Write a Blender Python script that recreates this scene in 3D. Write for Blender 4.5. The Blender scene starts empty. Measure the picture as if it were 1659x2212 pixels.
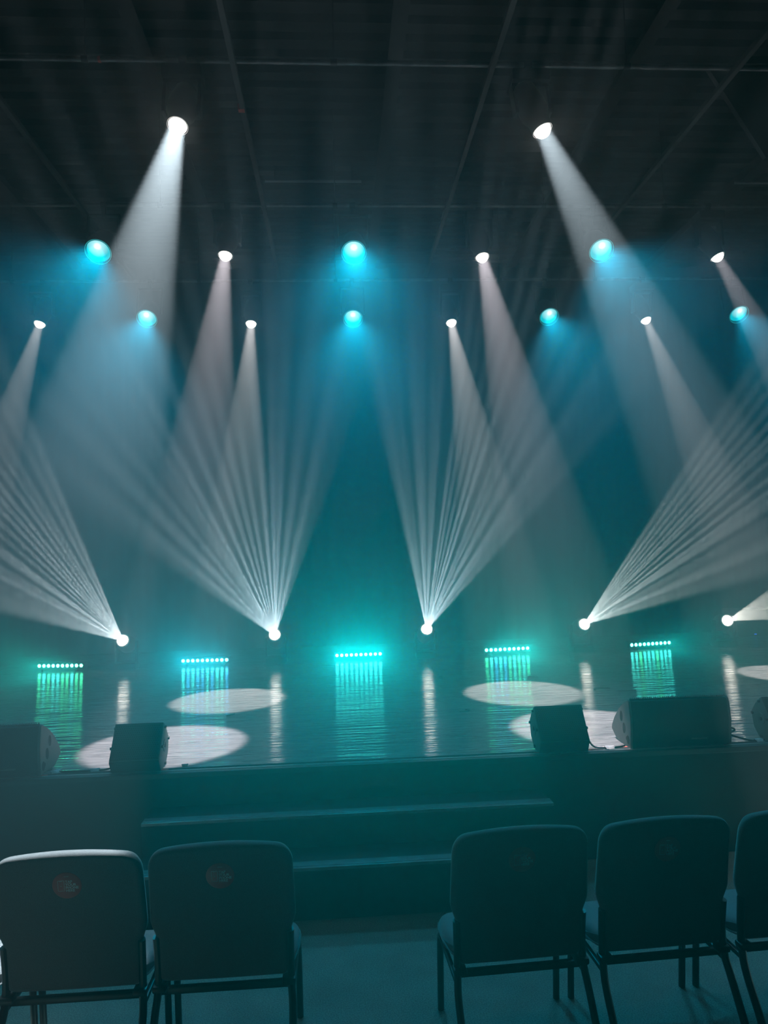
import bpy, bmesh, math, random
from mathutils import Vector, Matrix, Quaternion
random.seed(7)
S = bpy.context.scene
COL = S.collection
PI = math.pi

# ------------------------------------------------------------------ camera
EYE = 1.89
FOCAL = 1590.0                                  # in pixels of the 1659 x 2212 frame
ROT = Matrix(((0.998, -0.062, -0.028), (-0.025, 0.053, -0.998), (0.064, 0.997, 0.051)))
right, down, fwd = (Vector(r).normalized() for r in ROT)
right = (right - fwd * right.dot(fwd)).normalized()
up = right.cross(fwd)
cam_data = bpy.data.cameras.new('camera')
cam = bpy.data.objects.new('camera', cam_data); COL.objects.link(cam)
cam_data.sensor_fit = 'VERTICAL'; cam_data.sensor_height = 36.0; cam_data.sensor_width = 27.0
cam_data.lens = 36.0 * FOCAL / 2212.0
cam_data.clip_start = 0.02
cam.matrix_world = Matrix(((right.x, up.x, -fwd.x, 0), (right.y, up.y, -fwd.y, 0), (right.z, up.z, -fwd.z, EYE), (0, 0, 0, 1)))
S.camera = cam

# ------------------------------------------------------------------ view, sampling behaviour
S.view_settings.view_transform = 'Standard'
S.view_settings.look = 'None'
S.view_settings.gamma = 1.0
S.view_settings.use_curve_mapping = False
S.view_settings.exposure = 0.0
cy = S.cycles
cy.max_bounces = 6; cy.diffuse_bounces = 2; cy.glossy_bounces = 2; cy.transmission_bounces = 2
cy.volume_bounces = 0; cy.transparent_max_bounces = 8
cy.sample_clamp_indirect = 3.0; cy.sample_clamp_direct = 0.0
cy.use_denoising = True

# ------------------------------------------------------------------ world: black surroundings, thin theatrical haze in the air
HAZE = 0.06
world = bpy.data.worlds.new('hall_air'); S.world = world
world.use_nodes = True
wn = world.node_tree; wn.nodes.clear()
wo = wn.nodes.new('ShaderNodeOutputWorld')
wb = wn.nodes.new('ShaderNodeBackground'); wb.inputs[0].default_value = (0, 0, 0, 1); wb.inputs[1].default_value = 0
wv = wn.nodes.new('ShaderNodeVolumeScatter')
wv.inputs['Color'].default_value = (0.93, 0.97, 1.0, 1)
wv.inputs['Density'].default_value = HAZE
wv.inputs['Anisotropy'].default_value = 0.68
wn.links.new(wb.outputs[0], wo.inputs['Surface']); wn.links.new(wv.outputs[0], wo.inputs['Volume'])
try: world.cycles.homogeneous_volume = True
except Exception: pass

# light levels (watts) of each kind of lamp
P_WASH = 4000.0          # white spots on the two stage pipes
P_FRONT = 5800.0         # white spots on the pipe nearest the seats
P_PAR = 285.0           # cyan wash cans
P_FLOOR = 3600.0         # white movers on the stage floor
P_BAR = 21.0            # led bars on the stage floor
P_HOUSE = 0.8           # dim warm house lamp over the seats

# ------------------------------------------------------------------ materials
def node_mat(name):
    m = bpy.data.materials.new(name); m.use_nodes = True
    return m, m.node_tree, m.node_tree.nodes['Principled BSDF']

def plain(name, col, rough=0.5, metal=0.0, spec=0.5, bump=0.0, scale=200.0, stretch=(1, 1, 1), vary=0.0):
    m, t, b = node_mat(name)
    b.inputs['Base Color'].default_value = (*col, 1); b.inputs['Roughness'].default_value = rough
    b.inputs['Metallic'].default_value = metal; b.inputs['Specular IOR Level'].default_value = spec
    if bump or vary:
        tc = t.nodes.new('ShaderNodeTexCoord'); mp = t.nodes.new('ShaderNodeMapping'); mp.inputs['Scale'].default_value = stretch
        nz = t.nodes.new('ShaderNodeTexNoise'); nz.inputs['Scale'].default_value = scale; nz.inputs['Detail'].default_value = 4
        t.links.new(tc.outputs['Object'], mp.inputs[0]); t.links.new(mp.outputs[0], nz.inputs['Vector'])
        if bump:
            bp = t.nodes.new('ShaderNodeBump'); bp.inputs['Strength'].default_value = bump; bp.inputs['Distance'].default_value = 0.01
            t.links.new(nz.outputs[0], bp.inputs['Height']); t.links.new(bp.outputs[0], b.inputs['Normal'])
        if vary:
            mr = t.nodes.new('ShaderNodeMapRange'); mr.inputs[1].default_value = 0.3; mr.inputs[2].default_value = 0.7
            mr.inputs[3].default_value = 1 - vary; mr.inputs[4].default_value = 1 + vary
            mx = t.nodes.new('ShaderNodeMix'); mx.data_type = 'RGBA'; mx.blend_type = 'MULTIPLY'; mx.inputs[0].default_value = 1
            mx.inputs[6].default_value = (*col, 1)
            t.links.new(nz.outputs[0], mr.inputs[0]); t.links.new(mr.outputs[0], mx.inputs[7]); t.links.new(mx.outputs[2], b.inputs['Base Color'])
    return m

def glow(name, col, strength, sample='FRONT'):
    m = bpy.data.materials.new(name); m.use_nodes = True; t = m.node_tree; t.nodes.clear()
    o = t.nodes.new('ShaderNodeOutputMaterial'); e = t.nodes.new('ShaderNodeEmission')
    e.inputs[0].default_value = (*col, 1); e.inputs[1].default_value = strength
    t.links.new(e.outputs[0], o.inputs[0]); m.cycles.emission_sampling = sample
    return m

def lens_glass(name, col, strength, hot=None, clear=0.8):
    """clear lit glass: lets the lamp behind it shine through and glows itself"""
    m = bpy.data.materials.new(name); m.use_nodes = True; t = m.node_tree; t.nodes.clear()
    o = t.nodes.new('ShaderNodeOutputMaterial'); e = t.nodes.new('ShaderNodeEmission'); tr = t.nodes.new('ShaderNodeBsdfTransparent')
    ad = t.nodes.new('ShaderNodeAddShader'); tr.inputs[0].default_value = (clear, clear, clear, 1)
    e.inputs[0].default_value = (*col, 1); e.inputs[1].default_value = strength
    if hot:                                        # the led engine seen through the lens: bright core, coloured rim
        tc = t.nodes.new('ShaderNodeTexCoord'); mp = t.nodes.new('ShaderNodeMapping'); mp.inputs['Location'].default_value = hot[1]
        ln = t.nodes.new('ShaderNodeVectorMath'); ln.operation = 'LENGTH'
        cr = t.nodes.new('ShaderNodeValToRGB'); el = cr.color_ramp.elements
        el[0].position = 0.0; el[0].color = (*hot[0], 1); el[1].position = 0.095; el[1].color = (*col, 1)
        mid = el.new(0.035); mid.color = tuple(0.75 * c + 0.25 * h for c, h in zip(col, hot[0])) + (1,)
        t.links.new(tc.outputs['Object'], mp.inputs[0]); t.links.new(mp.outputs[0], ln.inputs[0])
        t.links.new(ln.outputs['Value'], cr.inputs[0]); t.links.new(cr.outputs[0], e.inputs[0])
    t.links.new(e.outputs[0], ad.inputs[0]); t.links.new(tr.outputs[0], ad.inputs[1]); t.links.new(ad.outputs[0], o.inputs[0])
    m.cycles.emission_sampling = 'NONE'
    return m

M = {}
M['black_paint'] = plain('black_paint', (0.012, 0.013, 0.014), 0.5)
M['wall_black'] = plain('wall_black', (0.012, 0.013, 0.014), 0.8, bump=0.2, scale=40)
M['drape'] = plain('drape', (0.005, 0.0053, 0.0056), 0.9, bump=0.25, scale=300)
M['deck_metal'] = plain('deck_metal', (0.02, 0.022, 0.024), 0.6)
M['pipe'] = plain('pipe', (0.24, 0.24, 0.24), 0.4, metal=0.6, vary=0.5, scale=9)
M['strut'] = plain('strut', (0.06, 0.063, 0.065), 0.5, metal=0.3, vary=0.4, scale=7)
M['housing'] = plain('housing', (0.015, 0.016, 0.017), 0.45)
M['ring'] = plain('ring', (0.55, 0.57, 0.58), 0.3, metal=0.8)
M['chair_fabric'] = plain('chair_fabric', (0.27, 0.272, 0.275), 0.85, bump=0.35, scale=420, stretch=(1, 1, 1.4), vary=0.25)
M['chair_back_cloth'] = plain('chair_back_cloth', (0.17, 0.172, 0.175), 0.9, bump=0.2, scale=380, vary=0.2)
M['chair_metal'] = plain('chair_metal', (0.012, 0.012, 0.013), 0.38)
M['sticker'] = plain('sticker', (0.55, 0.12, 0.10), 0.45)
M['ink'] = plain('ink', (0.85, 0.83, 0.82), 0.5)
M['speaker'] = plain('speaker', (0.012, 0.013, 0.014), 0.5, bump=0.5, scale=260)
M['speaker_side'] = plain('speaker_side', (0.12, 0.125, 0.127), 0.45, bump=0.6, scale=260)
M['grille'] = plain('grille', (0.03, 0.031, 0.032), 0.45)
M['hole'] = plain('hole', (0.003, 0.003, 0.003), 0.8)
M['cable'] = plain('cable', (0.01, 0.01, 0.011), 0.4)
M['white_tape'] = plain('white_tape', (0.62, 0.63, 0.64), 0.6)
M['pink_tape'] = plain('pink_tape', (0.8, 0.12, 0.08), 0.6)
M['nosing'] = plain('nosing', (0.22, 0.225, 0.23), 0.3, metal=0.5, vary=0.35, scale=14, stretch=(1, 6, 6))
M['edge_trim'] = plain('edge_trim', (0.03, 0.031, 0.033), 0.4, metal=0.3)
M['fascia'] = plain('fascia', (0.016, 0.017, 0.018), 0.75, bump=0.15, scale=160)
M['scrap'] = plain('scrap', (0.01, 0.01, 0.01), 0.5)
M['tube_plastic'] = plain('tube_plastic', (0.5, 0.5, 0.5), 0.4)

for k in ('chair_fabric', 'chair_back_cloth'):
    p = M[k].node_tree.nodes['Principled BSDF']; p.inputs['Sheen Weight'].default_value = 1.0; p.inputs['Sheen Roughness'].default_value = 0.25

def carpet_mat():
    m, t, b = node_mat('carpet')
    tc = t.nodes.new('ShaderNodeTexCoord')
    n1 = t.nodes.new('ShaderNodeTexNoise'); n1.inputs['Scale'].default_value = 170; n1.inputs['Detail'].default_value = 3
    n2 = t.nodes.new('ShaderNodeTexNoise'); n2.inputs['Scale'].default_value = 6; n2.inputs['Detail'].default_value = 5
    cr = t.nodes.new('ShaderNodeValToRGB'); cr.color_ramp.elements[0].position = 0.36; cr.color_ramp.elements[1].position = 0.66
    cr.color_ramp.elements[0].color = (0.20, 0.24, 0.21, 1); cr.color_ramp.elements[1].color = (0.44, 0.52, 0.45, 1)
    mx = t.nodes.new('ShaderNodeMix'); mx.data_type = 'RGBA'; mx.blend_type = 'MULTIPLY'; mx.inputs[0].default_value = 0.5
    for n in (n1, n2): t.links.new(tc.outputs['Object'], n.inputs['Vector'])
    t.links.new(n1.outputs[0], cr.inputs[0]); t.links.new(cr.outputs[0], mx.inputs[6]); t.links.new(n2.outputs[0], mx.inputs[7])
    t.links.new(mx.outputs[2], b.inputs['Base Color'])
    bp = t.nodes.new('ShaderNodeBump'); bp.inputs['Strength'].default_value = 0.8; bp.inputs['Distance'].default_value = 0.006
    t.links.new(n1.outputs[0], bp.inputs['Height']); t.links.new(bp.outputs[0], b.inputs['Normal'])
    b.inputs['Roughness'].default_value = 0.95; b.inputs['Specular IOR Level'].default_value = 0.15
    return m
M['carpet'] = carpet_mat()

def deck_mat():
    """scuffed grey vinyl dance floor"""
    m, t, b = node_mat('dance_floor')
    tc = t.nodes.new('ShaderNodeTexCoord')
    def noise(scale, stretch, detail, dist=0.0):
        mp = t.nodes.new('ShaderNodeMapping'); mp.inputs['Scale'].default_value = stretch
        n = t.nodes.new('ShaderNodeTexNoise'); n.inputs['Scale'].default_value = scale; n.inputs['Detail'].default_value = detail; n.inputs['Distortion'].default_value = dist
        t.links.new(tc.outputs['Object'], mp.inputs[0]); t.links.new(mp.outputs[0], n.inputs['Vector'])
        return n
    n1 = noise(6, (0.7, 3.6, 1), 7, 1.4); n2 = noise(34, (0.35, 2.6, 1), 5, 0.5); n3 = noise(2.2, (1, 1.6, 1), 3)
    ad = t.nodes.new('ShaderNodeMath'); ad.operation = 'MULTIPLY_ADD'; ad.inputs[1].default_value = 0.5
    t.links.new(n2.outputs[0], ad.inputs[0]); t.links.new(n1.outputs[0], ad.inputs[2])
    cr = t.nodes.new('ShaderNodeValToRGB'); cr.color_ramp.elements[0].position = 0.45; cr.color_ramp.elements[1].position = 1.0
    cr.color_ramp.elements[0].color = (0.105, 0.109, 0.114, 1); cr.color_ramp.elements[1].color = (0.34, 0.34, 0.345, 1)
    t.links.new(ad.outputs[0], cr.inputs[0]); t.links.new(cr.outputs[0], b.inputs['Base Color'])
    rr = t.nodes.new('ShaderNodeMapRange'); rr.inputs[1].default_value = 0.3; rr.inputs[2].default_value = 0.75; rr.inputs[3].default_value = 0.09; rr.inputs[4].default_value = 0.18
    t.links.new(n3.outputs[0], rr.inputs[0]); t.links.new(rr.outputs[0], b.inputs['Roughness'])
    bp = t.nodes.new('ShaderNodeBump'); bp.inputs['Strength'].default_value = 0.37; bp.inputs['Distance'].default_value = 0.02
    n4 = noise(9, (0.16, 2.4, 1), 4, 0.8)
    t.links.new(n4.outputs[0], bp.inputs['Height']); t.links.new(bp.outputs[0], b.inputs['Normal'])
    b.inputs['Specular IOR Level'].default_value = 0.5
    return m
M['dance_floor'] = deck_mat()

M['white_lens'] = lens_glass('white_lens', (1.0, 0.97, 0.93), 9.0)
M['mover_lens'] = lens_glass('mover_lens', (1.0, 0.93, 0.84), 14.0)
M['cyan_lens'] = lens_glass('cyan_lens', (0.0, 0.78, 0.90), 1.0, hot=((2.6, 2.9, 2.9), (0, -0.04, 0)))
M['cyan_rim_glow'] = glow('cyan_rim_glow', (0.05, 0.80, 0.85), 0.9, 'NONE')  # emission stands in for lamp light caught by the lens edge
M['white_rim_glow'] = glow('white_rim_glow', (1.0, 0.95, 0.9), 0.8, 'NONE')  # not a lamp: the lit front glass edge is given its own emission
M['led_cyan'] = glow('led_cyan', (0.07, 1.0, 0.85), 22.0)
M['led_green'] = glow('led_green', (0.07, 1.0, 0.45), 22.0)
M['led_blue'] = glow('led_blue', (0.06, 0.55, 1.0), 22.0)
M['blue_dot'] = glow('blue_dot', (0.03, 0.15, 1.0), 1.2, 'NONE')

# ------------------------------------------------------------------ mesh helpers
def bm_box(bm, lo, hi, bevel=0.0, mat=None):
    r = bmesh.ops.create_cube(bm, size=1.0); vs = r['verts']
    for v in vs:
        v.co = Vector(tuple(lo[i] + (hi[i] - lo[i]) * (v.co[i] + 0.5) for i in range(3)))
    if bevel:
        es = {e for v in vs for e in v.link_edges}
        o = bmesh.ops.bevel(bm, geom=list(es), offset=bevel, segments=2, affect='EDGES', profile=0.5)
        vs = list({v for f in o['faces'] for v in f.verts} | {v for v in vs if v.is_valid})
    if mat is not None:
        for v in vs: v.co = mat @ v.co
    return vs

def bm_tube(bm, pts, rad, n=10, cap=True, squash=None):
    pts = [Vector(p) for p in pts]; rings = []
    t0 = (pts[1] - pts[0]).normalized()
    ref = Vector((1, 0, 0)) if abs(t0.x) < 0.9 else Vector((0, 0, 1))
    for i, p in enumerate(pts):
        t = (pts[min(i + 1, len(pts) - 1)] - pts[max(i - 1, 0)]).normalized()
        a = (ref - t * ref.dot(t)).normalized(); b = t.cross(a); ref = a
        r = rad[i] if isinstance(rad, (list, tuple)) else rad
        sx, sy = squash or (1, 1)
        rings.append([bm.verts.new(p + a * (r * sx * math.cos(2 * PI * k / n)) + b * (r * sy * math.sin(2 * PI * k / n))) for k in range(n)])
    for r0, r1 in zip(rings, rings[1:]):
        for k in range(n): bm.faces.new((r0[k], r0[(k + 1) % n], r1[(k + 1) % n], r1[k]))
    if cap:
        bm.faces.new(list(reversed(rings[0]))); bm.faces.new(rings[-1])

def bm_lathe(bm, prof, n=32, close=False):
    """profile of (radius, z) turned about z"""
    rings = []
    for r, z in prof:
        if r < 1e-6: rings.append([bm.verts.new((0, 0, z))])
        else: rings.append([bm.verts.new((r * math.cos(2 * PI * k / n), r * math.sin(2 * PI * k / n), z)) for k in range(n)])
    pairs = list(zip(rings, rings[1:])) + ([(rings[-1], rings[0])] if close else [])
    for a, b in pairs:
        for k in range(n):
            k2 = (k + 1) % n
            f = [a[k % len(a)], a[k2 % len(a)], b[k2 % len(b)], b[k % len(b)]]
            u = []
            for v in f:
                if v not in u: u.append(v)
            if len(u) >= 3: bm.faces.new(u)

def bm_prism(bm, poly, x0, x1, bevel=0.0, seg=2):
    """poly of (y, z) extruded along x"""
    a = [bm.verts.new((x0, y, z)) for y, z in poly]; b = [bm.verts.new((x1, y, z)) for y, z in poly]
    n = len(poly)
    fs = [bm.faces.new(a), bm.faces.new(list(reversed(b)))] + [bm.faces.new((a[i], b[i], b[(i + 1) % n], a[(i + 1) % n])) for i in range(n)]
    if bevel:
        es = {e for f in fs for e in f.edges}
        bmesh.ops.bevel(bm, geom=list(es), offset=bevel, segments=seg, affect='EDGES', profile=0.5)

def bm_coupler(bm):
    n0 = len(bm.verts); bm_lathe(bm, [(0.0175, -0.025), (0.027, -0.025), (0.027, 0.025), (0.0175, 0.025)], 20, True)
    bm.verts.ensure_lookup_table()
    for v in bm.verts[n0:]: v.co = Vector((v.co.z, v.co.x, v.co.y))

def spline(pts, n=8):
    P = [Vector(p) for p in pts]; out = []
    for i in range(len(P) - 1):
        p0, p1, p2, p3 = P[max(i - 1, 0)], P[i], P[i + 1], P[min(i + 2, len(P) - 1)]
        for k in range(n):
            t = k / n
            out.append(0.5 * ((2 * p1) + (p2 - p0) * t + (2 * p0 - 5 * p1 + 4 * p2 - p3) * t * t + (3 * p1 - p0 - 3 * p2 + p3) * t ** 3))
    return out + [P[-1]]

def obj(name, bm, mat, parent=None, smooth=True, angle=40):
    bmesh.ops.recalc_face_normals(bm, faces=bm.faces[:])
    me = bpy.data.meshes.new(name); bm.to_mesh(me); bm.free()
    for p in me.polygons: p.use_smooth = smooth
    if smooth: me.set_sharp_from_angle(angle=math.radians(angle))
    me.materials.append(mat)
    o = bpy.data.objects.new(name, me); COL.objects.link(o)
    if parent is not None: o.parent = parent
    return o

def tag(o, label, cat, group=None, kind=None):
    o['label'] = label; o['category'] = cat
    if group: o['group'] = group
    if kind: o['kind'] = kind
    return o

def thing(name, label, cat, loc=(0, 0, 0), rz=0.0, group=None):
    o = bpy.data.objects.new(name, None); COL.objects.link(o)
    o.empty_display_size = 0.1; o.location = loc; o.rotation_euler = (0, 0, rz)
    return tag(o, label, cat, group)

def structure(name, bm, mat, smooth=False):
    o = obj(name, bm, mat, None, smooth); o['kind'] = 'structure'
    return o

def dup(o, parent=None):
    c = o.copy(); COL.objects.link(c)
    if parent is not None: c.parent = parent
    for ch in list(o.children): dup(ch, c)
    return c

B = bmesh.new

# ------------------------------------------------------------------ the hall
FRONT = 4.42            # stage front edge
DECK = 0.626            # stage height
BACK = 9.9
CEIL = 5.9
XL, XR, YF = -7.5, 8.0, -4.0
def slab(name, lo, hi, mat):
    b = B(); bm_box(b, lo, hi); return structure(name, b, mat)
slab('floor', (XL, YF, -0.2), (XR, BACK + 0.2, 0.0), M['carpet'])
slab('wall_left', (XL - 0.2, YF, -0.2), (XL, BACK + 0.2, CEIL), M['wall_black'])
slab('wall_right', (XR, YF, -0.2), (XR + 0.2, BACK + 0.2, CEIL), M['wall_black'])
slab('wall_front', (XL - 0.2, YF - 0.2, -0.2), (XR + 0.2, YF, CEIL), M['wall_black'])
slab('wall_back', (XL - 0.2, BACK + 0.2, -0.2), (XR + 0.2, BACK + 0.4, CEIL), M['wall_black'])
b = B()                                                   # ribbed metal roof deck
ys = []; y = YF
while y < BACK + 0.4:
    ys += [(y, 0.0), (y + 0.10, 0.0), (y + 0.12, 0.05), (y + 0.18, 0.05)]; y += 0.20
top = [b.verts.new((XL - 0.2, yy, CEIL + zz)) for yy, zz in ys]; bot = [b.verts.new((XR + 0.2, yy, CEIL + zz)) for yy, zz in ys]
for i in range(len(ys) - 1): b.faces.new((top[i], bot[i], bot[i + 1], top[i + 1]))
ce = structure('ceiling', b, M['deck_metal'])
sol = ce.modifiers.new('thick', 'SOLIDIFY'); sol.thickness = 0.03; sol.offset = 1
for i, x in enumerate((-5.4, -3.4, -1.4, 0.55, 2.5, 4.5, 6.5)):
    b = B()
    bm_box(b, (x - 0.06, YF, CEIL - 0.14), (x + 0.06, BACK + 0.2, CEIL - 0.125)); bm_box(b, (x - 0.006, YF, CEIL - 0.126), (x + 0.006, BACK + 0.2, CEIL + 0.005))
    structure('trim_%d' % (i + 1), b, M['deck_metal'])

# back curtain in soft folds
b = B(); nx = 620; rows = []
for z in (DECK + 0.012, 2.0, 3.6, CEIL - 0.16):
    rows.append([b.verts.new((XL + 0.02 + (XR - XL - 0.04) * i / nx, BACK - 0.02 + 0.03 * math.sin(i * 0.62 + 0.6 * math.sin(i * 0.13)) * (1 - 0.12 * z / 6), z)) for i in range(nx + 1)])
for r0, r1 in zip(rows, rows[1:]):
    for i in range(nx): b.faces.new((r0[i], r0[i + 1], r1[i + 1], r1[i]))
cur = tag(obj('backdrop_curtain', b, M['drape']), 'black pleated curtain hanging across the whole back of the stage', 'curtain')
sol = cur.modifiers.new('thick', 'SOLIDIFY'); sol.thickness = 0.004

# stage platform
st = bpy.data.objects.new('stage_platform', None); COL.objects.link(st)
tag(st, 'raised stage with a scuffed grey glossy floor and black front', 'stage', kind='structure')
st.location = (0, FRONT, 0)
b = B(); bm_box(b, (XL, 0.03, DECK - 0.03), (XR, BACK + 0.2 - FRONT, DECK)); obj('deck', b, M['dance_floor'], st, False)
b = B(); bm_box(b, (XL, 0.012, 0.0), (XR, 0.05, DECK - 0.03)); obj('fascia', b, M['fascia'], st, False)
b = B(); bm_box(b, (XL, -0.004, DECK - 0.03), (XR, 0.032, DECK + 0.003), 0.004); obj('edge_trim', b, M['edge_trim'], st, False)
b = B(); bm_box(b, (XL, 0.034, DECK), (XR, 0.058, DECK + 0.004), 0.001); o = obj('edge_strip', b, M['nosing'], st, False)
b = B(); bm_box(b, (XL, 0.085, DECK), (XR, 0.10, DECK + 0.003)); obj('edge_seam', b, M['hole'], st, False)

# steps in front of the stage
sp = thing('stage_steps', 'two wide black steps with pale metal nosings against the stage front', 'steps', (0.04, 3.90, 0))
X0, X1 = -1.145, 1.14
b = B(); bm_prism(b, [(0.0, 0.0), (0.0, 0.262), (0.268, 0.262), (0.268, 0.0)], X0, X1, 0.004, 1); obj('lower_step', b, M['fascia'], sp, False)
b = B(); bm_prism(b, [(0.27, 0.0), (0.27, 0.432), (0.53, 0.432), (0.53, 0.0)], X0, X1, 0.004, 1); obj('upper_step', b, M['fascia'], sp, False)
for z, y in ((0.262, 0.0), (0.432, 0.27)):
    b = B()
    bm_box(b, (X0, y - 0.008, z - 0.012), (X1, y + 0.012, z + 0.006), 0.002)
    bm_box(b, (X0, y + 0.020, z), (X1, y + 0.075, z + 0.005), 0.0015)
    obj('nosing', b, M['nosing'], sp, False)['label'] = 'pale metal nosing along the step edge'

# ------------------------------------------------------------------ pipes of the overhead rig
PIPE_Z = 4.90
PIPES = (4.40, 6.29, 8.07)
for y, lab in zip(PIPES, ('long grey lighting pipe overhead nearest the seats, carrying two white spots', 'long grey lighting pipe over the middle of the stage, second row of lamps', 'long grey lighting pipe farthest upstage, lowest row of lamps in the picture')):
    b = B(); bm_tube(b, [(-6.8, 0, 0), (7.2, 0, 0)], 0.016, 12)
    p = thing('lighting_pipe', lab, 'pipe', (0, y, PIPE_Z), group='cross-stage lighting pipes')
    obj('tube', b, M['pipe'], p)
    for x in (-5.2, -3.45, -1.45, 0.05, 1.9, 3.0, 5.3):
        b = B(); bm_tube(b, [(x, 0, 0.01), (x, 0, CEIL - PIPE_Z - 0.14)], 0.005, 6); bm_tube(b, [(x - 0.02, 0, 0), (x + 0.02, 0, 0)], 0.022, 10); obj('hanger', b, M['housing'], p)
K = (4.80 - EYE) / (4.76 - EYE)
for x, lab in ((-2.077, 'grey ceiling strut farthest left, left of the large left white spot'), (-0.5525, 'grey ceiling strut just right of the large left white spot'), (1.0155, 'grey ceiling strut just left of the right white front spot'), (2.553, 'grey ceiling strut crossing the upper right corner')):
    b = B(); bm_box(b, (-0.018, -3.0, -0.018), (0.018, 3.25, 0.018), 0.003)
    o = tag(obj('ceiling_strut', b, M['strut'], None, False), lab, 'strut', 'struts running from front to back under the roof')
    o.location = (x * K, 4.6, 4.862)
# slim tubes up under the roof
for x0, x1, lab in ((-0.634, 0.329, 'slim pale tube under the roof above the middle of the stage'), (4.22, 5.18, 'slim pale tube under the roof at the right edge')):
    kk = (CEIL - 0.3 - EYE) / (5.6 - EYE)
    t = thing('ceiling_tube', lab, 'tube lamp', ((x0 + x1) / 2 * kk, 7.23 * kk, CEIL - 0.3), group='slim tubes under the roof')
    h = (x1 - x0) / 2 * kk
    b = B(); bm_tube(b, [(-h, 0, 0), (h, 0, 0)], 0.014, 10); obj('tube', b, M['tube_plastic'], t)
    for s in (-1, 1):
        b = B(); bm_tube(b, [(s * h * 0.8, 0, 0.012), (s * h * 0.8, 0, 0.165)], 0.005, 6); obj('hanger', b, M['housing'], t)
# dark panel hanging high on the right
pn = thing('hanging_panel', 'dark grey angular panel hanging high at the upper right edge', 'panel', (3.35, 5.0, 4.95))
b = B(); bm_prism(b, [(-0.02, 0.42), (-0.02, -0.42), (0.02, -0.42), (0.02, 0.42)], -0.6, 0.6)
for v in b.verts:
    if v.co.z < 0: v.co.x = v.co.x * 0.75 + 0.25
    if v.co.x < 0: v.co.z = v.co.z * 0.8 + 0.02
obj('board', b, M['strut'], pn, False)
for x in (0.0, 0.4):
    b = B(); bm_tube(b, [(x, 0, 0.30), (x, 0, CEIL - 4.95 - 0.14)], 0.006, 6); obj('cable', b, M['cable'], pn)
for name, loc, lab in (('tape_flag', (-1.364, PIPES[0], PIPE_Z - 0.002), 'small red tape wrapped on the front lighting pipe, upper left'), ('tape_flag', (-0.569, 4.82, 4.862), 'small red tape wrapped on the ceiling strut left of centre')):
    b = B()
    if loc[2] > 4.88: bm_tube(b, [(-0.008, 0, 0), (0.008, 0, 0)], 0.0185, 10)
    else: bm_box(b, (-0.021, -0.02, -0.021), (0.021, 0.02, 0.021), 0.002)
    o = tag(obj(name, b, M['pink_tape']), lab, 'tape'); o.location = loc

# ------------------------------------------------------------------ overhead fixtures
def lamp_light(kind, parent, power, half, col, blend, z, name, radius=0.01):
    d = bpy.data.lights.new(name, 'SPOT'); d.energy = power; d.color = col; d.spot_size = 2 * half; d.spot_blend = blend
    d.shadow_soft_size = radius
    o = bpy.data.objects.new(name, d); COL.objects.link(o); o.parent = parent
    o.location = (0, 0, z); o.rotation_euler = (PI, 0, 0)      # shines along the head's own +z
    return o

def aim_matrix(d):
    return Vector(d).normalized().to_track_quat('Z', 'Y')

def white_spot(lens_at, target, half, power, label, group, col=(1.0, 0.965, 0.95)):
    L = Vector(lens_at); d = (Vector(target) - L).normalized()
    piv = L - d * 0.14
    py = min(PIPES, key=lambda v: abs(v - piv.y))
    t = thing('moving_head_spot', label, 'stage light', (piv.x, py, PIPE_Z), 0, group)
    b = B(); bm_coupler(b); bm_box(b, (-0.018, -0.02, -0.075), (0.018, 0.02, -0.02), 0.003); obj('clamp', b, M['housing'], t)
    zb = piv.z - PIPE_Z
    b = B(); bm_box(b, (-0.12, -0.085, -0.145), (0.12, 0.085, -0.07), 0.012); obj('base', b, M['housing'], t)
    b = B(); dy = piv.y - py
    bm_box(b, (-0.115, -0.045, -0.165), (0.115, 0.045, -0.14), 0.006)
    for s in (-1, 1): bm_prism(b, [(-0.04, -0.15), (0.04, -0.15), (dy + 0.04, zb - 0.035), (dy - 0.04, zb - 0.035)], s * 0.094, s * 0.115, 0.004, 1)
    obj('yoke', b, M['housing'], t)
    b = B(); bm_lathe(b, [(0.0, -0.175), (0.048, -0.175), (0.066, -0.155), (0.082, -0.06), (0.088, -0.03), (0.088, 0.03), (0.075, 0.06), (0.064, 0.09), (0.062, 0.15), (0.055, 0.15), (0.055, 0.09), (0.06, -0.158), (0.0, -0.16)], 32)
    h = obj('head', b, M['housing'], t); h.location = (0, dy, zb); h.rotation_mode = 'QUATERNION'; h.rotation_quaternion = aim_matrix(d)
    b = B(); bm_lathe(b, [(0.0, 0.197), (0.018, 0.194), (0.035, 0.184), (0.047, 0.168), (0.0545, 0.146)], 32); obj('lens', b, M['white_lens'], h)['label'] = 'glowing white lens'
    b = B(); bm_lathe(b, [(0.0605, 0.1505), (0.0625, 0.1505), (0.0625, 0.153), (0.0605, 0.153)], 32, True); obj('ring', b, M['white_rim_glow'], h)['label'] = 'thin bright rim around the lens'
    rl = 0.05; back = rl / math.tan(half)
    lamp_light('spot', h, power, half, col, 0.30, max(0.14 - back, -0.148), 'white_beam', 0.014)
    return t

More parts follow.
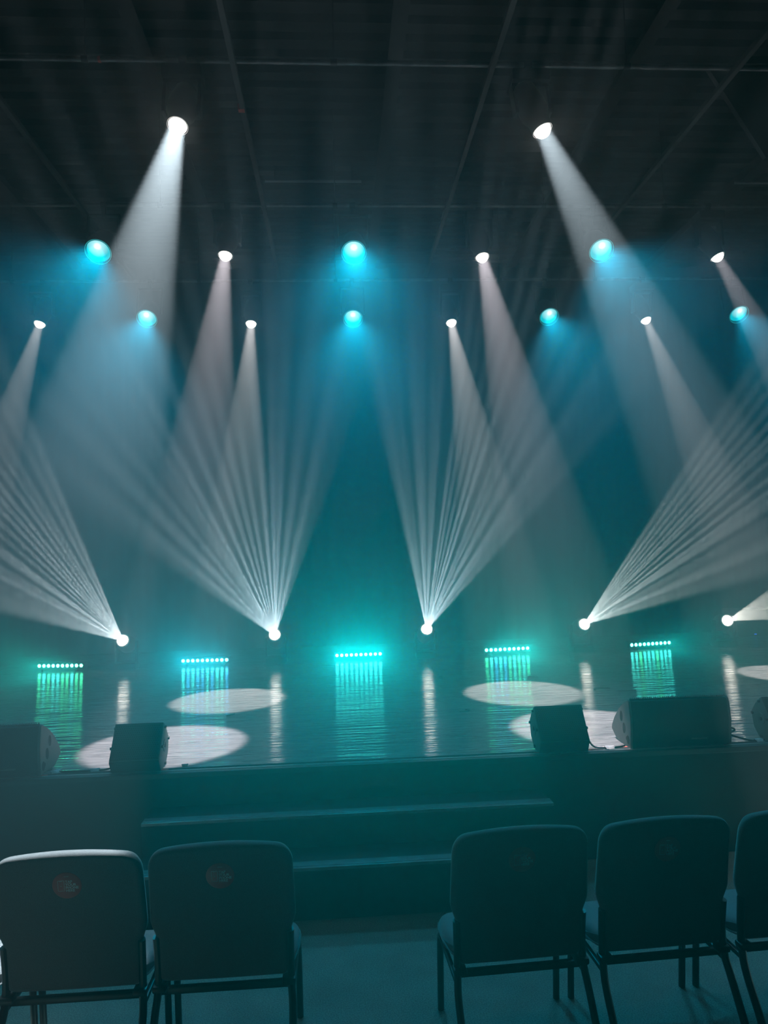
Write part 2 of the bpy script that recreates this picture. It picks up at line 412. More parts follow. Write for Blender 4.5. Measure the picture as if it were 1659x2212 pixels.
def cyan_can(lens_at, direction, half, power, label, group, col=(0.0, 0.50, 0.80)):
    L = Vector(lens_at); d = Vector(direction).normalized(); piv = L - d * 0.13
    py = min(PIPES, key=lambda v: abs(v - piv.y)); dy = piv.y - py; zb = piv.z - PIPE_Z
    t = thing('wash_light', label, 'stage light', (piv.x, py, PIPE_Z), 0, group)
    b = B(); bm_coupler(b); bm_box(b, (-0.016, -0.02, -0.09), (0.016, 0.02, -0.02), 0.003); obj('clamp', b, M['housing'], t)
    b = B(); bm_box(b, (-0.135, -0.02, -0.10), (0.135, 0.02, -0.085), 0.003)
    for s in (-1, 1): bm_prism(b, [(-0.02, -0.09), (0.02, -0.09), (dy + 0.02, zb - 0.02), (dy - 0.02, zb - 0.02)], s * 0.122, s * 0.135, 0.002, 1)
    obj('yoke', b, M['housing'], t)
    b = B(); bm_lathe(b, [(0.0, -0.15), (0.06, -0.15), (0.085, -0.11), (0.10, -0.02), (0.112, 0.04), (0.112, 0.14), (0.098, 0.14), (0.096, 0.05), (0.0, 0.03)], 40)
    h = obj('head', b, M['housing'], t); h.location = (0, dy, zb); h.rotation_mode = 'QUATERNION'; h.rotation_quaternion = aim_matrix(d)
    b = B(); bm_lathe(b, [(0.0, 0.0), (0.05, -0.006), (0.097, -0.022)], 40)
    ln = obj('lens', b, M['cyan_lens'], h); ln.location = (0, 0, 0.13); ln['label'] = 'glowing cyan lens with a white core'
    b = B(); bm_lathe(b, [(0.1035, 0.138), (0.1065, 0.138), (0.1065, 0.1415), (0.1035, 0.1415)], 40, True); obj('ring', b, M['cyan_rim_glow'], h)['label'] = 'thin glowing cyan rim'
    lamp_light('spot', h, power, half, col, 1.0, 0.09, 'cyan_beam', 0.02)
    return t

GW = 'white moving head spots hung from the overhead pipes'
GC = 'round cyan wash lights hung from the overhead pipes'
D2R = math.radians
WARM, ROSE, COOL = (1.0, 0.92, 0.90), (1.0, 0.88, 0.94), (0.78, 0.92, 1.0)
WHITE = [
    ((-3.14, 8.03, 4.43), (-3.70, 6.80, DECK), 6.6, P_WASH, WARM, 'white moving head spot at the left end of the farthest pipe'),
    ((-0.893, 8.09, 4.43), (-0.979, 6.55, DECK), 6.8, P_WASH, WARM, 'white moving head spot on the farthest pipe, left of the centre cyan lamp'),
    ((1.34, 8.11, 4.43), (1.56, 6.36, DECK), 6.8, P_WASH, WARM, 'white moving head spot on the farthest pipe, right of the centre cyan lamp'),
    ((3.571, 8.07, 4.43), (4.22, 6.70, DECK), 6.6, P_WASH, WARM, 'white moving head spot on the farthest pipe between the two right cyan lamps'),
    ((-0.889, 6.20, 4.43), (-1.178, 5.09, DECK), 7.6, P_WASH, ROSE, 'white moving head spot on the middle pipe, left of centre'),
    ((1.324, 6.25, 4.43), (1.70, 5.06, DECK), 7.6, P_WASH, ROSE, 'white moving head spot on the middle pipe, right of centre'),
    ((3.446, 6.25, 4.43), (4.75, 5.40, DECK), 6.4, P_WASH, ROSE, 'white moving head spot at the right end of the middle pipe'),
    ((-0.88, 4.29, 4.43), (-1.27, 2.84, 0.86), 7.7, 0.8 * P_FRONT, COOL, 'large white moving head spot at upper left, beam falling past two cyan lamps'),
    ((1.308, 4.30, 4.43), (2.62, 3.70, DECK), 7.8, P_FRONT, COOL, 'large white moving head spot at upper right, beam slanting off right'),
]
for L, T, a, p, cl, lab in WHITE: white_spot(L, T, D2R(a), p, lab, GW, cl)
CYAN = [
    ((-1.923, 6.13, 4.43), (0.0, -0.69, -0.72), P_PAR, 'round cyan wash light at the left end of the middle pipe'),
    ((0.20, 6.16, 4.43), (0.0, -0.69, -0.72), P_PAR, 'round cyan wash light at the centre of the middle pipe'),
    ((2.346, 6.13, 4.43), (0.0, -0.69, -0.72), P_PAR, 'round cyan wash light on the middle pipe, crossed by the right white beam'),
    ((-1.975, 7.90, 4.43), (0.0, -0.69, -0.72), P_PAR, 'round cyan wash light on the farthest pipe inside the left white beam'),
    ((0.23, 7.95, 4.43), (0.0, -0.69, -0.72), P_PAR, 'round cyan wash light at the centre of the farthest pipe'),
    ((2.411, 7.94, 4.43), (0.0, -0.69, -0.72), P_PAR, 'round cyan wash light on the farthest pipe, right of centre'),
    ((4.581, 7.91, 4.43), (0.0, -0.69, -0.72), P_PAR, 'round cyan wash light at the right end of the farthest pipe'),
]
for L, d, p, lab in CYAN: cyan_can(L, d, D2R(29), p, lab, GC)

# ------------------------------------------------------------------ movers on the stage floor
def gobo(light, seed, lo, hi, fine):
    """patterned glass in the lamp: uneven slots that split the light into a fan of separate rays"""
    light.use_nodes = True; t = light.node_tree; t.nodes.clear()
    o = t.nodes.new('ShaderNodeOutputLight'); e = t.nodes.new('ShaderNodeEmission')
    tc = t.nodes.new('ShaderNodeTexCoord'); sx = t.nodes.new('ShaderNodeSeparateXYZ')
    dx = t.nodes.new('ShaderNodeMath'); dx.operation = 'DIVIDE'
    t.links.new(tc.outputs['Normal'], sx.inputs[0]); t.links.new(sx.outputs[0], dx.inputs[0]); t.links.new(sx.outputs[2], dx.inputs[1])
    ad = t.nodes.new('ShaderNodeMath'); ad.operation = 'ADD'; ad.inputs[1].default_value = seed; t.links.new(dx.outputs[0], ad.inputs[0])
    vo = t.nodes.new('ShaderNodeTexVoronoi'); vo.voronoi_dimensions = '1D'; vo.inputs['Scale'].default_value = fine; vo.inputs['Randomness'].default_value = 0.8
    t.links.new(ad.outputs[0], vo.inputs['W'])
    mr = t.nodes.new('ShaderNodeMapRange'); mr.interpolation_type = 'SMOOTHSTEP'
    mr.inputs[1].default_value = 0.08; mr.inputs[2].default_value = 0.42; mr.inputs[3].default_value = hi; mr.inputs[4].default_value = lo
    t.links.new(vo.outputs['Distance'], mr.inputs[0])
    nz = t.nodes.new('ShaderNodeTexNoise'); nz.noise_dimensions = '1D'; nz.inputs['Scale'].default_value = fine * 0.35; nz.inputs['Detail'].default_value = 1
    t.links.new(ad.outputs[0], nz.inputs['W'])
    m2 = t.nodes.new('ShaderNodeMapRange'); m2.inputs[1].default_value = 0.3; m2.inputs[2].default_value = 0.7; m2.inputs[3].default_value = 0.75; m2.inputs[4].default_value = 1.3
    t.links.new(nz.outputs[0], m2.inputs[0])
    mu = t.nodes.new('ShaderNodeMath'); mu.operation = 'MULTIPLY'; t.links.new(mr.outputs[0], mu.inputs[0]); t.links.new(m2.outputs[0], mu.inputs[1])
    dyy = t.nodes.new('ShaderNodeMath'); dyy.operation = 'DIVIDE'; t.links.new(sx.outputs[1], dyy.inputs[0]); t.links.new(sx.outputs[2], dyy.inputs[1])
    ab = t.nodes.new('ShaderNodeMath'); ab.operation = 'ABSOLUTE'; t.links.new(dyy.outputs[0], ab.inputs[0])
    m3 = t.nodes.new('ShaderNodeMapRange'); m3.interpolation_type = 'SMOOTHSTEP'; m3.inputs[1].default_value = 0.008; m3.inputs[2].default_value = 0.045; m3.inputs[3].default_value = 1.0; m3.inputs[4].default_value = 0.0
    t.links.new(ab.outputs[0], m3.inputs[0])
    m4 = t.nodes.new('ShaderNodeMath'); m4.operation = 'MULTIPLY'; t.links.new(mu.outputs[0], m4.inputs[0]); t.links.new(m3.outputs[0], m4.inputs[1])
    t.links.new(m4.outputs[0], e.inputs[1]); t.links.new(e.outputs[0], o.inputs[0])

def floor_mover(lens_at, d, half, roll, power, label, seed, col):
    L = Vector(lens_at)
    d = Vector(d).normalized()
    piv = L - d * 0.13
    t = thing('floor_moving_head', label, 'stage light', (piv.x, piv.y, DECK), 0, 'white moving heads standing on the stage floor')
    z = piv.z - DECK
    b = B(); bm_box(b, (-0.12, -0.10, 0.0), (0.12, 0.10, 0.07), 0.012); obj('base', b, M['housing'], t)
    b = B(); bm_box(b, (-0.125, -0.045, 0.068), (0.125, 0.045, 0.09), 0.005)
    for s in (-1, 1): bm_box(b, (min(s * 0.104, s * 0.125), -0.04, 0.07), (max(s * 0.104, s * 0.125), 0.04, z + 0.03), 0.005)
    obj('yoke', b, M['housing'], t)
    b = B(); bm_lathe(b, [(0.0, -0.12), (0.05, -0.12), (0.08, -0.09), (0.097, -0.04), (0.097, 0.03), (0.08, 0.09), (0.07, 0.14), (0.062, 0.14), (0.06, 0.09), (0.0, 0.085)], 32)
    h = obj('head', b, M['housing'], t); h.location = (0, 0, z); h.rotation_mode = 'QUATERNION'; h.rotation_quaternion = aim_matrix(d) @ Quaternion((0, 0, 1), roll)
    b = B(); bm_lathe(b, [(0.0, 0.186), (0.022, 0.182), (0.042, 0.168), (0.055, 0.148), (0.061, 0.125)], 32); obj('lens', b, M['mover_lens'], h)['label'] = 'glowing warm white lens'
    b = B(); bm_lathe(b, [(0.062, 0.125), (0.073, 0.125), (0.073, 0.145), (0.062, 0.145)], 32, True); obj('ring', b, M['ring'], h)
    lt = lamp_light('spot', h, power, half, col, 0.12, 0.10, 'patterned_beam', 0.004)
    gobo(lt.data, seed, 0.32, 1.5, 10.5 / math.tan(half))
    return t

MOVERS = [
    ((-2.418, 8.45, 0.956), (-0.049, -0.929, 0.367), 11.5, 44, (0.86, 0.96, 1.0), 'white floor moving head farthest left, between the first and second led bars'),
    ((-0.734, 8.45, 0.958), (-0.050, -0.873, 0.484), 17.2, 17, (0.74, 0.91, 1.0), 'white floor moving head between the second and middle led bars'),
    ((0.994, 8.45, 0.961), (0.017, -0.874, 0.486), 12.0, -17, (0.74, 0.91, 1.0), 'white floor moving head right of the middle led bar'),
    ((2.835, 8.45, 0.956), (0.035, -0.944, 0.327), 9.0, -52, (0.90, 1.0, 0.97), 'white floor moving head left of the rightmost led bar'),
    ((4.551, 8.45, 0.941), (-0.088, -0.970, 0.228), 7.5, -64, (1.0, 0.97, 0.86), 'white floor moving head at the far right, right of every led bar'),
]
for i, (L, d, hf, roll, cl, lab) in enumerate(MOVERS): floor_mover(L, d, D2R(hf), D2R(roll), P_FLOOR, lab, i * 3.7, cl)

# ------------------------------------------------------------------ led bars on the stage floor
BARS = [
    (-3.14, 2, ('green', 'cyan', 'green', 'cyan', 'cyan', 'green', 'green', 'cyan', 'green', 'green'), (0.0, 0.92, 0.78), 'led bar of ten green-cyan lamps at the far left of the stage floor'),
    (-1.537, 1, ('cyan', 'blue', 'cyan', 'blue', 'blue', 'cyan', 'blue', 'cyan', 'cyan', 'blue'), (0.0, 0.78, 1.0), 'led bar of ten blue-cyan lamps, second from the left'),
    (0.21, 0, ('cyan',) * 10, (0.0, 0.92, 1.0), 'bright cyan led bar of ten lamps at the middle of the stage floor'),
    (1.943, -1, ('green', 'cyan', 'blue', 'cyan', 'blue', 'green', 'cyan', 'green', 'cyan', 'green'), (0.0, 0.92, 0.84), 'led bar of ten green and blue lamps, right of the middle bar'),
    (3.66, -2, ('cyan', 'cyan', 'green', 'cyan', 'cyan', 'cyan', 'green', 'cyan', 'cyan', 'cyan'), (0.0, 0.92, 0.84), 'led bar of ten cyan lamps at the far right of the stage floor'),
]
for x, rz, cols, c, lab in BARS:
    t = thing('led_bar', lab, 'led bar', (x, 8.56, DECK), D2R(rz * -5.0), 'led bars along the back of the stage floor')
    b = B(); bm_box(b, (-0.285, -0.005, 0.024), (0.285, 0.075, 0.104), 0.008); obj('housing', b, M['housing'], t)
    for s in (-1, 1):
        b = B(); bm_box(b, (s * 0.2 - 0.012, -0.03, 0.0), (s * 0.2 + 0.012, 0.10, 0.025), 0.004); obj('foot', b, M['housing'], t)
    for k, cn in enumerate(cols):
        b = B(); bm_lathe(b, [(0.0, 0.012), (0.011, 0.010), (0.019, 0.003), (0.0195, 0.0)], 20)
        for v in b.verts: v.co = Vector((v.co.x + (k - 4.5) * 0.0553, -v.co.z - 0.005, v.co.y + 0.064))
        obj('led_lens', b, M['led_' + cn], t)
    for q in (-0.22, -0.11, 0.0, 0.11, 0.22):            # the light thrown by each pair of leds
        d = bpy.data.lights.new('bar_light', 'SPOT'); d.energy = P_BAR * (1.65 if rz == 0 else 1.0); d.color = c
        d.spot_size = D2R(58); d.spot_blend = 1.0; d.shadow_soft_size = 0.0
        lo = bpy.data.objects.new('bar_light', d); COL.objects.link(lo); lo.parent = t
        lo.location = (q, -0.026, 0.066); lo.rotation_euler = (-D2R(90 + 4), 0, 0)
        lo.visible_glossy = False      # the floor mirrors the led lenses themselves, not this a second time

# ------------------------------------------------------------------ small dark rack with a blue pilot lamp at the right back
t = thing('equipment_case', 'small black case with a tiny blue pilot light at the right back of stage', 'case', (5.42, 9.55, DECK))
b = B(); bm_box(b, (-0.25, -0.18, 0), (0.25, 0.18, 0.34), 0.01); obj('body', b, M['housing'], t, False)
b = B(); bm_box(b, (-0.015, -0.187, 0.02), (0.015, -0.179, 0.03)); obj('pilot_light', b, M['blue_dot'], t, False)

# ------------------------------------------------------------------ monitors along the stage front
def wedge(name, x, w, label, side, y=4.485):
    """large floor wedge with its back to the seats; three finger holes in the end plates"""
    t = thing(name, label, 'speaker', (x, y, DECK), 0, 'large stage wedges with three-hole end plates')
    arc = [(0.308, 0.052), (0.296, 0.082), (0.250, 0.138), (0.180, 0.200), (0.105, 0.248), (0.026, 0.288)]
    prof = [(0.0, 0.0), (0.215, 0.0)] + arc + [(0.008, 0.284), (-0.013, 0.165)]
    b = B(); bm_prism(b, prof, -w / 2 + 0.016, w / 2 - 0.016, 0.004, 1); obj('cabinet', b, M['speaker'], t)
    b = B()                                         # perforated grille rolled over the performers' side, toothed along its top edge
    A = [Vector((0, yy + 0.004, zz + 0.006)) for yy, zz in arc]
    r0 = [b.verts.new((-w / 2 + 0.018, v.y, v.z)) for v in A]; r1 = [b.verts.new((w / 2 - 0.018, v.y, v.z)) for v in A]
    for i in range(len(A) - 1): b.faces.new((r0[i], r1[i], r1[i + 1], r0[i + 1]))
    n = int(w / 0.014)
    for k in range(n):
        xx = -w / 2 + 0.022 + k * (w - 0.044) / (n - 1)
        bm_tube(b, [(xx, 0.035, 0.292), (xx, 0.028, 0.3005), (xx, 0.015, 0.296)], 0.004, 6)
    g = obj('grille', b, M['grille'], t)
    for s in (-1, 1):
        b = B(); pr = [(y2 + (0.005 if y2 > 0.23 else 0.0), z2 + (0.004 if z2 > 0.06 and y2 > 0.02 else 0)) for y2, z2 in prof]
        bm_prism(b, pr, min(s * (w / 2 - 0.016), s * w / 2), max(s * (w / 2 - 0.016), s * w / 2), 0.003, 1)
        e = obj('end_plate', b, M['speaker_side'], t)
        for cy_, cz_, r in ((0.135, 0.172, 0.030), (0.095, 0.105, 0.031), (0.045, 0.048, 0.030)):
            b = B(); pts = []
            for k in range(20):
                a = 2 * PI * k / 20; rr = r * (1.0 if k % 20 else 1.0)
                px, pz = rr * 0.72 * math.cos(a), rr * 1.15 * math.sin(a)
                if cz_ < 0.08: px, pz = rr * 0.85 * (abs(math.cos(a)) ** 0.7) * (1 if math.cos(a) > 0 else -1), rr * 0.95 * (abs(math.sin(a)) ** 0.7) * (1 if math.sin(a) > 0 else -1) * (1 if math.cos(a) < 0.2 else 0.5)
                q = 0.35
                pts.append((cy_ + px * math.cos(q) - pz * math.sin(q) * 0.4, cz_ + pz * math.cos(q) + px * math.sin(q) * 0.4))
            xs = s * (w / 2 - 0.004); bm_prism(b, pts, min(xs, s * (w / 2 + 0.0012)), max(xs, s * (w / 2 + 0.0012))); obj('hand_hole', b, M['hole'], e)
    b = B(); bm_box(b, (0.06, -0.016, 0.045), (0.16, -0.003, 0.052)); obj('badge', b, M['speaker_side'], t)
    return t

def fill(name, x, w, label, y=4.44):
    """small front-fill box, perforated face sloped to the seats, cup and knobs in its ends"""
    t = thing(name, label, 'speaker', (x, y, DECK), 0, 'small front-fill speakers on the stage edge')
    prof = [(0.045, 0.0), (0.165, 0.0), (0.228, 0.058), (0.250, 0.152), (0.200, 0.212), (0.135, 0.262), (0.0, 0.075)]
    b = B(); bm_prism(b, prof, -w / 2, w / 2, 0.006, 2); c = obj('cabinet', b, M['speaker_side'], t)
    b = B()                                         # perforated front: a plate with rows of small raised mesh ribs
    p0, p1 = Vector((0, 0.0, 0.075)), Vector((0, 0.135, 0.262)); e = (p1 - p0).normalized(); nrm = Vector((0, -e.z, e.y))
    Mx = Matrix(((1, 0, 0, 0), (0, e.y, nrm.y, p0.y), (0, e.z, nrm.z, p0.z), (0, 0, 0, 1)))
    ln = (p1 - p0).length
    bm_box(b, (-w / 2 + 0.004, 0.004, 0.0), (w / 2 - 0.004, ln - 0.002, 0.006), 0.002, Mx)
    rowsn = int(ln / 0.013)
    for r in range(1, rowsn):
        m = int((w - 0.03) / 0.013)
        for k in range(m):
            xx = -w / 2 + 0.018 + k * 0.013 + (0.0065 if r % 2 else 0); yy = r * 0.013
            if xx > w / 2 - 0.014: continue
            vs = [b.verts.new(Mx @ Vector((xx + 0.0042 * math.cos(2 * PI * q / 6), yy + 0.0042 * math.sin(2 * PI * q / 6), 0.0075))) for q in range(6)]
            b.faces.new(vs).material_index = 1
    g = obj('grille', b, M['grille'], t); g.data.materials.append(M['hole'])
    b = B(); bm_prism(b, [(0.0, 0.072), (0.045, 0.0), (0.06, 0.0), (0.012, 0.078)], -w / 2 + 0.002, w / 2 - 0.002); 
    for v in b.verts: v.co.y -= 0.002
    obj('kick_panel', b, M['grille'], t, False)
    for s in (-1, 1):
        b = B(); bm_lathe(b, [(0.0, 0.0), (0.016, 0.0), (0.018, 0.004), (0.036, 0.005), (0.038, 0.0)], 24)
        for v in b.verts: v.co = Vector((s * (w / 2 + v.co.z), 0.135 + v.co.x, 0.125 + v.co.y))
        cp = obj('pole_cup', b, M['speaker_side'], t)
        b = B(); bm_tube(b, [(s * (w / 2 - 0.01), 0.135, 0.125), (s * (w / 2 + 0.0055), 0.135, 0.125)], 0.011, 14); obj('socket', b, M['hole'], cp)
        for yy, zz in ((0.15, 0.232), (0.228, 0.145), (0.065, 0.135), (0.135, 0.02)):
            b = B(); bm_tube(b, [(s * (w / 2 - 0.002), yy, zz), (s * (w / 2 + 0.009), yy, zz)], 0.009, 10); obj('knob', b, M['housing'], t)
    return t

wedge('stage_wedge', -2.06, 0.60, 'large black stage wedge cut by the left picture edge', 1)
fill('front_fill_speaker', -1.215, 0.29, 'small black front-fill speaker on the stage edge, left side')
fill('front_fill_speaker', 1.345, 0.305, 'small black front-fill speaker on the stage edge beside the big right wedge')
wedge('stage_wedge', 2.085, 0.64, 'large black stage wedge lying whole on the right of the stage edge', -1)
fill('front_fill_speaker', 2.80, 0.29, 'small black front-fill speaker cut by the right picture edge')

def cable(label, pts, rad=0.006):
    b = B(); bm_tube(b, spline(pts), rad, 8)
    return tag(obj('speaker_cable', b, M['cable']), label, 'cable', 'black cables along the stage edge')
Z = DECK + 0.006
cable('black cable between the left wedge and the left front-fill speaker', [(-1.75, 4.62, Z), (-1.715, 4.56, Z), (-1.6, 4.535, Z), (-1.45, 4.54, Z), (-1.39, 4.57, Z), (-1.375, 4.63, Z)])
cable('black cable between the right front-fill speaker and the big right wedge', [(1.513, 4.60, DECK + 0.075), (1.53, 4.59, DECK + 0.05), (1.56, 4.55, Z), (1.64, 4.52, Z), (1.71, 4.525, Z), (1.75, 4.545, Z)])
cable('black cable looping out of the right end of the big wedge', [(2.41, 4.60, DECK + 0.06), (2.45, 4.59, DECK + 0.075), (2.49, 4.60, DECK + 0.06), (2.48, 4.62, DECK + 0.04), (2.42, 4.62, DECK + 0.035)], 0.005)
cable('black cable from the big wedge to the cut-off speaker at right', [(2.41, 4.58, DECK + 0.05), (2.46, 4.56, DECK + 0.03), (2.55, 4.53, Z), (2.60, 4.52, Z), (2.645, 4.535, Z)])
def tape(label, x, y, w, d, mat, rz=0.0, name='gaffer_tape'):
    b = B(); nseg = 6; r0 = []; r1 = []
    for k in range(nseg + 1):
        u = k / nseg - 0.5; zz = 0.0145 * max(0.0, 1 - (u * 2.6) ** 2) + 0.0012 if mat is M['white_tape'] else 0.001
        r0.append(b.verts.new((-w / 2 + 0.004 * math.sin(k * 2), u * d, zz))); r1.append(b.verts.new((w / 2 + 0.004 * math.cos(k * 3), u * d, zz)))
    for k in range(nseg): b.faces.new((r0[k], r1[k], r1[k + 1], r0[k + 1]))
    o = tag(obj(name, b, mat), label, 'tape'); o.location = (x, y, DECK + 0.0005); o.rotation_euler = (0, 0, rz)
    m = o.modifiers.new('thick', 'SOLIDIFY'); m.thickness = 0.0008; m.offset = 1
tape('white tape patch over the cable beside the left wedge', -1.70, 4.545, 0.05, 0.05, M['white_tape'], 0.5)
tape('white tape patch over the cable beside the left front-fill speaker', -1.47, 4.54, 0.05, 0.045, M['white_tape'], 0.3)
tape('white tape patch over the cable beside the big right wedge', 1.645, 4.52, 0.055, 0.06, M['white_tape'], -0.1)
tape('white tape patch over the cable near the right picture edge', 2.60, 4.525, 0.05, 0.05, M['white_tape'], 0.1)
tape('small white paper scrap on the stage edge beside the left front-fill speaker', -0.945, 4.55, 0.035, 0.02, M['white_tape'], 0.1, 'paper_scrap')
for x, y, w, lab in ((-1.745, 4.50, 0.03, 'pink tape mark at the right corner of the left wedge'), (-1.055, 4.50, 0.045, 'pink tape mark at the right corner of the left front-fill speaker'), (1.185, 4.50, 0.035, 'pink tape mark at the left corner of the right front-fill speaker'), (1.50, 4.50, 0.035, 'pink tape mark at the right corner of the right front-fill speaker'), (1.745, 4.53, 0.03, 'pink tape mark at the left corner of the big right wedge')):
    tape(lab, x, y, w, 0.03, M['pink_tape'], 0.4, 'spike_tape')

# scraps of black tie lying on the stage floor
for pts, lab in (
    ([(0.90, 5.68), (0.955, 5.69), (0.99, 5.72), (0.975, 5.75), (0.96, 5.74)], 'bent black tie scrap on the bare floor nearest the stage centre'),
    ([(0.985, 7.16), (0.95, 7.2), (0.97, 7.26), (1.0, 7.26)], 'small black tie scrap far back right of the middle led bar'),
    ([(1.78, 7.0), (1.80, 7.06), (1.86, 7.07), (1.88, 7.0)], 'curled black tie scrap at the far rim of the right light pool'),
    ([(2.19, 6.30), (2.20, 6.36), (2.28, 6.38), (2.34, 6.36)], 'bracket-shaped black tie scrap right of the right light pool'),
    ([(2.36, 6.24), (2.43, 6.21), (2.52, 6.23)], 'straight black tie scrap above the big right wedge'),
    ([(-0.90, 5.89), (-0.86, 5.92), (-0.845, 5.95)], 'short black tie scrap between the two left light pools')):
    b = B(); bm_tube(b, spline([(x, y, DECK + 0.004) for x, y in pts], 5), 0.0045, 6); tag(obj('tie_scrap', b, M['scrap']), lab, 'scrap', 'scraps of black tie on the stage floor')

# ------------------------------------------------------------------ chairs
def back_bm():
    b = B(); NS, NU = 56, 40
    zb, zt = 0.361, 0.872
    def halfw(s):
        if s < 0.30: w = 0.238
        elif s < 0.47: q = (s - 0.30) / 0.17; w = 0.238 + 0.0215 * (q * q * (3 - 2 * q))
        else: w = 0.2595 - 0.006 * (s - 0.47) / 0.5
        rc = 0.075
        if s > 1 - rc / 0.527 * 1.0:
            q = (s - (1 - rc / 0.527)) / (rc / 0.527); w -= 0.06 * (1 - math.sqrt(max(0, 1 - q * q * 0.98)))
        if s < 0.04: w -= 0.02 * (1 - s / 0.04)
        return w
    F, R = [], []
    H, rad = zt - zb, 0.024
    def rnd(d): q = min(max(d / rad, 0.0), 1.0); return math.sqrt(max(0.0, 1 - (1 - q) ** 2))
    for i in range(NS + 1):
        s = 0.5 - 0.5 * math.cos(PI * i / NS)
        w = halfw(s); f, r = [], []
        for k in range(NU + 1):
            u = math.sin((k / NU - 0.5) * PI)
            z = zb + H * s - 0.014 * u * u * s
            y = -0.075 - 0.085 * s + 0.012 * math.sin(s * PI)
            th = rnd((1 - abs(u)) * w) * rnd((1 - s) * H) * rnd(s * H)
            f.append(b.verts.new((u * w, y + 0.030 * th + 0.016 * (1 - u * u) * th * (1 - s ** 6), z))); r.append(b.verts.new((u * w, y - 0.024 * th - 0.004 * th * math.cos(u * 2), z)))
        F.append(f); R.append(r)
    for G, flip in ((F, False), (R, True)):
        for i in range(NS):
            for k in range(NU):
                q = [G[i][k], G[i][k + 1], G[i + 1][k + 1], G[i + 1][k]]
                b.faces.new(q[::-1] if flip else q)
    bmesh.ops.remove_doubles(b, verts=b.verts[:], dist=0.0004)
    return b

def seat_bm(z0=0.315, z1=0.405):
    b = B(); N = 44; L = 9; rings = []
    def outline(a, g):                              # rounded trapezoid, wider and rounder at the front
        c, s_ = math.cos(a), math.sin(a); e = 2 / 5.0
        x = 0.255 * math.copysign(abs(c) ** e, c); y = 0.178 * math.copysign(abs(s_) ** e, s_)
        x *= 1.0 if y > 0 else 1 - 0.10 * (-y / 0.178)
        return x * g, y * g + 0.108
    for j in range(L + 1):
        q = j / L; ang = -PI / 2 + q * PI
        g = 0.93 + 0.07 * math.cos(ang) if q < 0.5 else 0.80 + 0.20 * math.cos(ang) ** 0.6
        z = (z0 + z1) / 2 + (z1 - z0) / 2 * math.sin(ang)
        ring = []
        for k in range(N):
            x, y = outline(2 * PI * k / N, g)
            zz = z - (0.040 * max(0, (y - 0.17) / 0.13) ** 2 if z > (z0 + z1) / 2 else -0.042 * min(1, max(0, (0.12 - y) / 0.14)))
            ring.append(b.verts.new((x, y, zz)))
        rings.append(ring)
    for r0, r1 in zip(rings, rings[1:]):
        for k in range(N): b.faces.new((r0[k], r0[(k + 1) % N], r1[(k + 1) % N], r1[k]))
    b.faces.new(rings[0][::-1])
    c = b.verts.new((0, 0.108, z1 + 0.008))
    for k in range(N): b.faces.new((rings[-1][k], rings[-1][(k + 1) % N], c))
    return b

def text_mesh(name, body, size, mat, parent, loc):
    cu = bpy.data.curves.new(name, 'FONT'); cu.body = body; cu.size = size; cu.space_line = 0.78; cu.extrude = 0.0004; cu.offset = size * 0.03
    tmp = bpy.data.objects.new(name + '_tmp', cu); COL.objects.link(tmp)
    bpy.context.view_layer.update()
    me = bpy.data.meshes.new_from_object(tmp.evaluated_get(bpy.context.evaluated_depsgraph_get()))
    bpy.data.objects.remove(tmp); me.materials.clear(); me.materials.append(mat)
    o = bpy.data.objects.new(name, me); COL.objects.link(o); o.parent = parent; o.location = loc
    return o

def make_chair(label):
    t = thing('stacking_chair', label, 'chair', group='padded chairs in the front row')
    obj('seat', seat_bm(), M['chair_fabric'], t, True, 60)
    bk = obj('backrest', back_bm(), M['chair_back_cloth'], t, True, 70)
    b = B()                                          # welt along the seat edge
    pts = []
    for k in range(45):
        a = 2 * PI * k / 44; c, s_ = math.cos(a), math.sin(a); e = 2 / 5.0
        x = 0.2565 * math.copysign(abs(c) ** e, c); y = 0.1795 * math.copysign(abs(s_) ** e, s_)
        x *= 1.0 if y > 0 else 1 - 0.10 * (-y / 0.178)
        pts.append((x, y + 0.108, 0.358))
    bm_tube(b, pts, 0.0035, 6); obj('welt', b, M['chair_fabric'], t)
    for s in (-1, 1):
        b = B(); bm_tube(b, spline([(s * 0.244, 0.262, 0.0), (s * 0.244, 0.245, 0.17), (s * 0.243, 0.23, 0.30), (s * 0.240, 0.19, 0.325)], 6), 0.0135, 10, squash=(1.0, 1.15)); obj('leg', b, M['chair_metal'], t)
        b = B(); bm_tube(b, spline([(s * 0.243, -0.275, 0.0), (s * 0.243, -0.20, 0.14), (s * 0.243, -0.125, 0.26), (s * 0.238, -0.095, 0.33), (s * 0.236, -0.090, 0.42), (s * 0.238, -0.105, 0.53)], 6), 0.0145, 10, squash=(0.95, 1.15)); obj('leg', b, M['chair_metal'], t)
        b = B(); bm_box(b, (min(s * 0.205, s * 0.255), -0.118, 0.336), (max(s * 0.205, s * 0.255), -0.07, 0.362), 0.008); obj('bracket', b, M['chair_metal'], t)
        b = B(); bm_box(b, (min(s * 0.232, s * 0.250), -0.10, 0.298), (max(s * 0.232, s * 0.250), 0.21, 0.318), 0.004); obj('side_rail', b, M['chair_metal'], t)
    b = B(); bm_box(b, (-0.24, -0.075, 0.308), (0.24, -0.052, 0.333), 0.004); obj('stretcher', b, M['chair_metal'], t)
    b = B(); bm_box(b, (-0.245, 0.19, 0.295), (0.245, 0.21, 0.317), 0.004); obj('front_rail', b, M['chair_metal'], t)
    return t

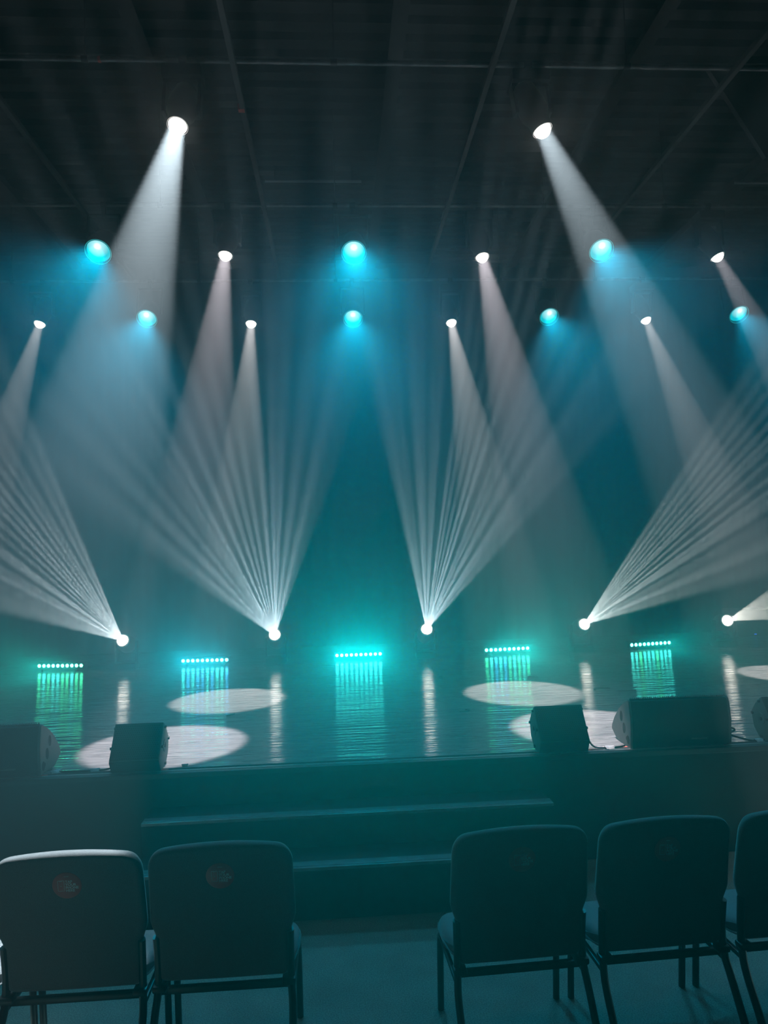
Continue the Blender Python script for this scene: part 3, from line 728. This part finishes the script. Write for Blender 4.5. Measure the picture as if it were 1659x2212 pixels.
def add_sticker(t):
    b = B(); bm_lathe(b, [(0.0, 0.0012), (0.0485, 0.0012), (0.050, 0.0), (0.0, 0.0)], 48)
    s = obj('sticker', b, M['sticker'], t); s['label'] = 'round dull red sticker reading TAP YOUR PHONE HERE'
    s.rotation_euler = (D2R(90 + 12.4), 0, 0); s.location = (0.0, -0.1622, 0.755)
    x0 = -0.0045
    for i, w in enumerate(('TAP', 'YOUR', 'PHONE', 'HERE')): text_mesh('lettering', w, 0.0132, M['ink'], s, (x0, 0.0105 - i * 0.0112, 0.0014))
    b = B()                                          # outline drawing of a telephone
    w, h, r = 0.0115, 0.0205, 0.003
    def rr(w, h, r):
        p = []
        for cx, cyy, a0 in ((w - r, h - r, 0), (-(w - r), h - r, 90), (-(w - r), -(h - r), 180), (w - r, -(h - r), 270)):
            for k in range(5): a = D2R(a0 + 22.5 * k); p.append((cx + r * math.cos(a), cyy + r * math.sin(a)))
        return p
    A, Bq = rr(w, h, r), rr(w - 0.0014, h - 0.0014, r - 0.001)
    va = [b.verts.new((x - 0.0195, y, 0.0017)) for x, y in A]; vb = [b.verts.new((x - 0.0195, y, 0.0017)) for x, y in Bq]
    for k in range(len(va)): b.faces.new((va[k], va[(k + 1) % len(va)], vb[(k + 1) % len(va)], vb[k]))
    bm_box(b, (-0.0245, 0.0165, 0.0013), (-0.0145, 0.0182, 0.0017)); bm_tube(b, [(-0.0195, -0.001, 0.0012), (-0.0195, -0.001, 0.0018)], 0.0018, 10)
    obj('phone_icon', b, M['ink'], s, False)
    b = B(); bm_box(b, (-0.008, 0.034, 0.0012), (0.008, 0.0352, 0.0016)); obj('mark', b, M['ink'], s, False)

proto = make_chair('')
CHAIRS = [
    (-1.49, 2.845, 0.0, 'dark padded chair cut by the left edge, only its bright seat corner shows', False),
    (-0.968, 2.85, 0.0, 'dark padded chair with a red sticker, its top lit white, leftmost back', True),
    (-0.443, 2.86, 0.0, 'dark padded chair with a red sticker, beside the gap on its right', True),
    (0.632, 2.855, 2.5, 'dark padded chair with a faint sticker, beside the gap on its left', True),
    (1.182, 2.875, 2.5, 'dark padded chair with a faint sticker, second from the right edge', True),
    (1.732, 2.90, 2.5, 'dark padded chair cut by the right picture edge', False),
]
made = []
for i, (x, y, rz, lab, st_) in enumerate(CHAIRS):
    o = proto if i == len(CHAIRS) - 1 else dup(proto)
    made.append((o, x, y, rz, lab, st_))
for o, x, y, rz, lab, st_ in made:
    o.location = (x, y, 0); o.rotation_euler = (0, 0, D2R(rz)); o['label'] = lab
    if st_: add_sticker(o)

# dim house lamp far behind the seats
d = bpy.data.lights.new('house_light', 'AREA'); d.shape = 'DISK'; d.size = 0.4; d.energy = P_HOUSE; d.color = (1.0, 0.72, 0.55)
o = bpy.data.objects.new('house_light', d); COL.objects.link(o); o.location = (-1.5, -2.6, 5.5)
o.rotation_euler = (D2R(40), 0, 0)
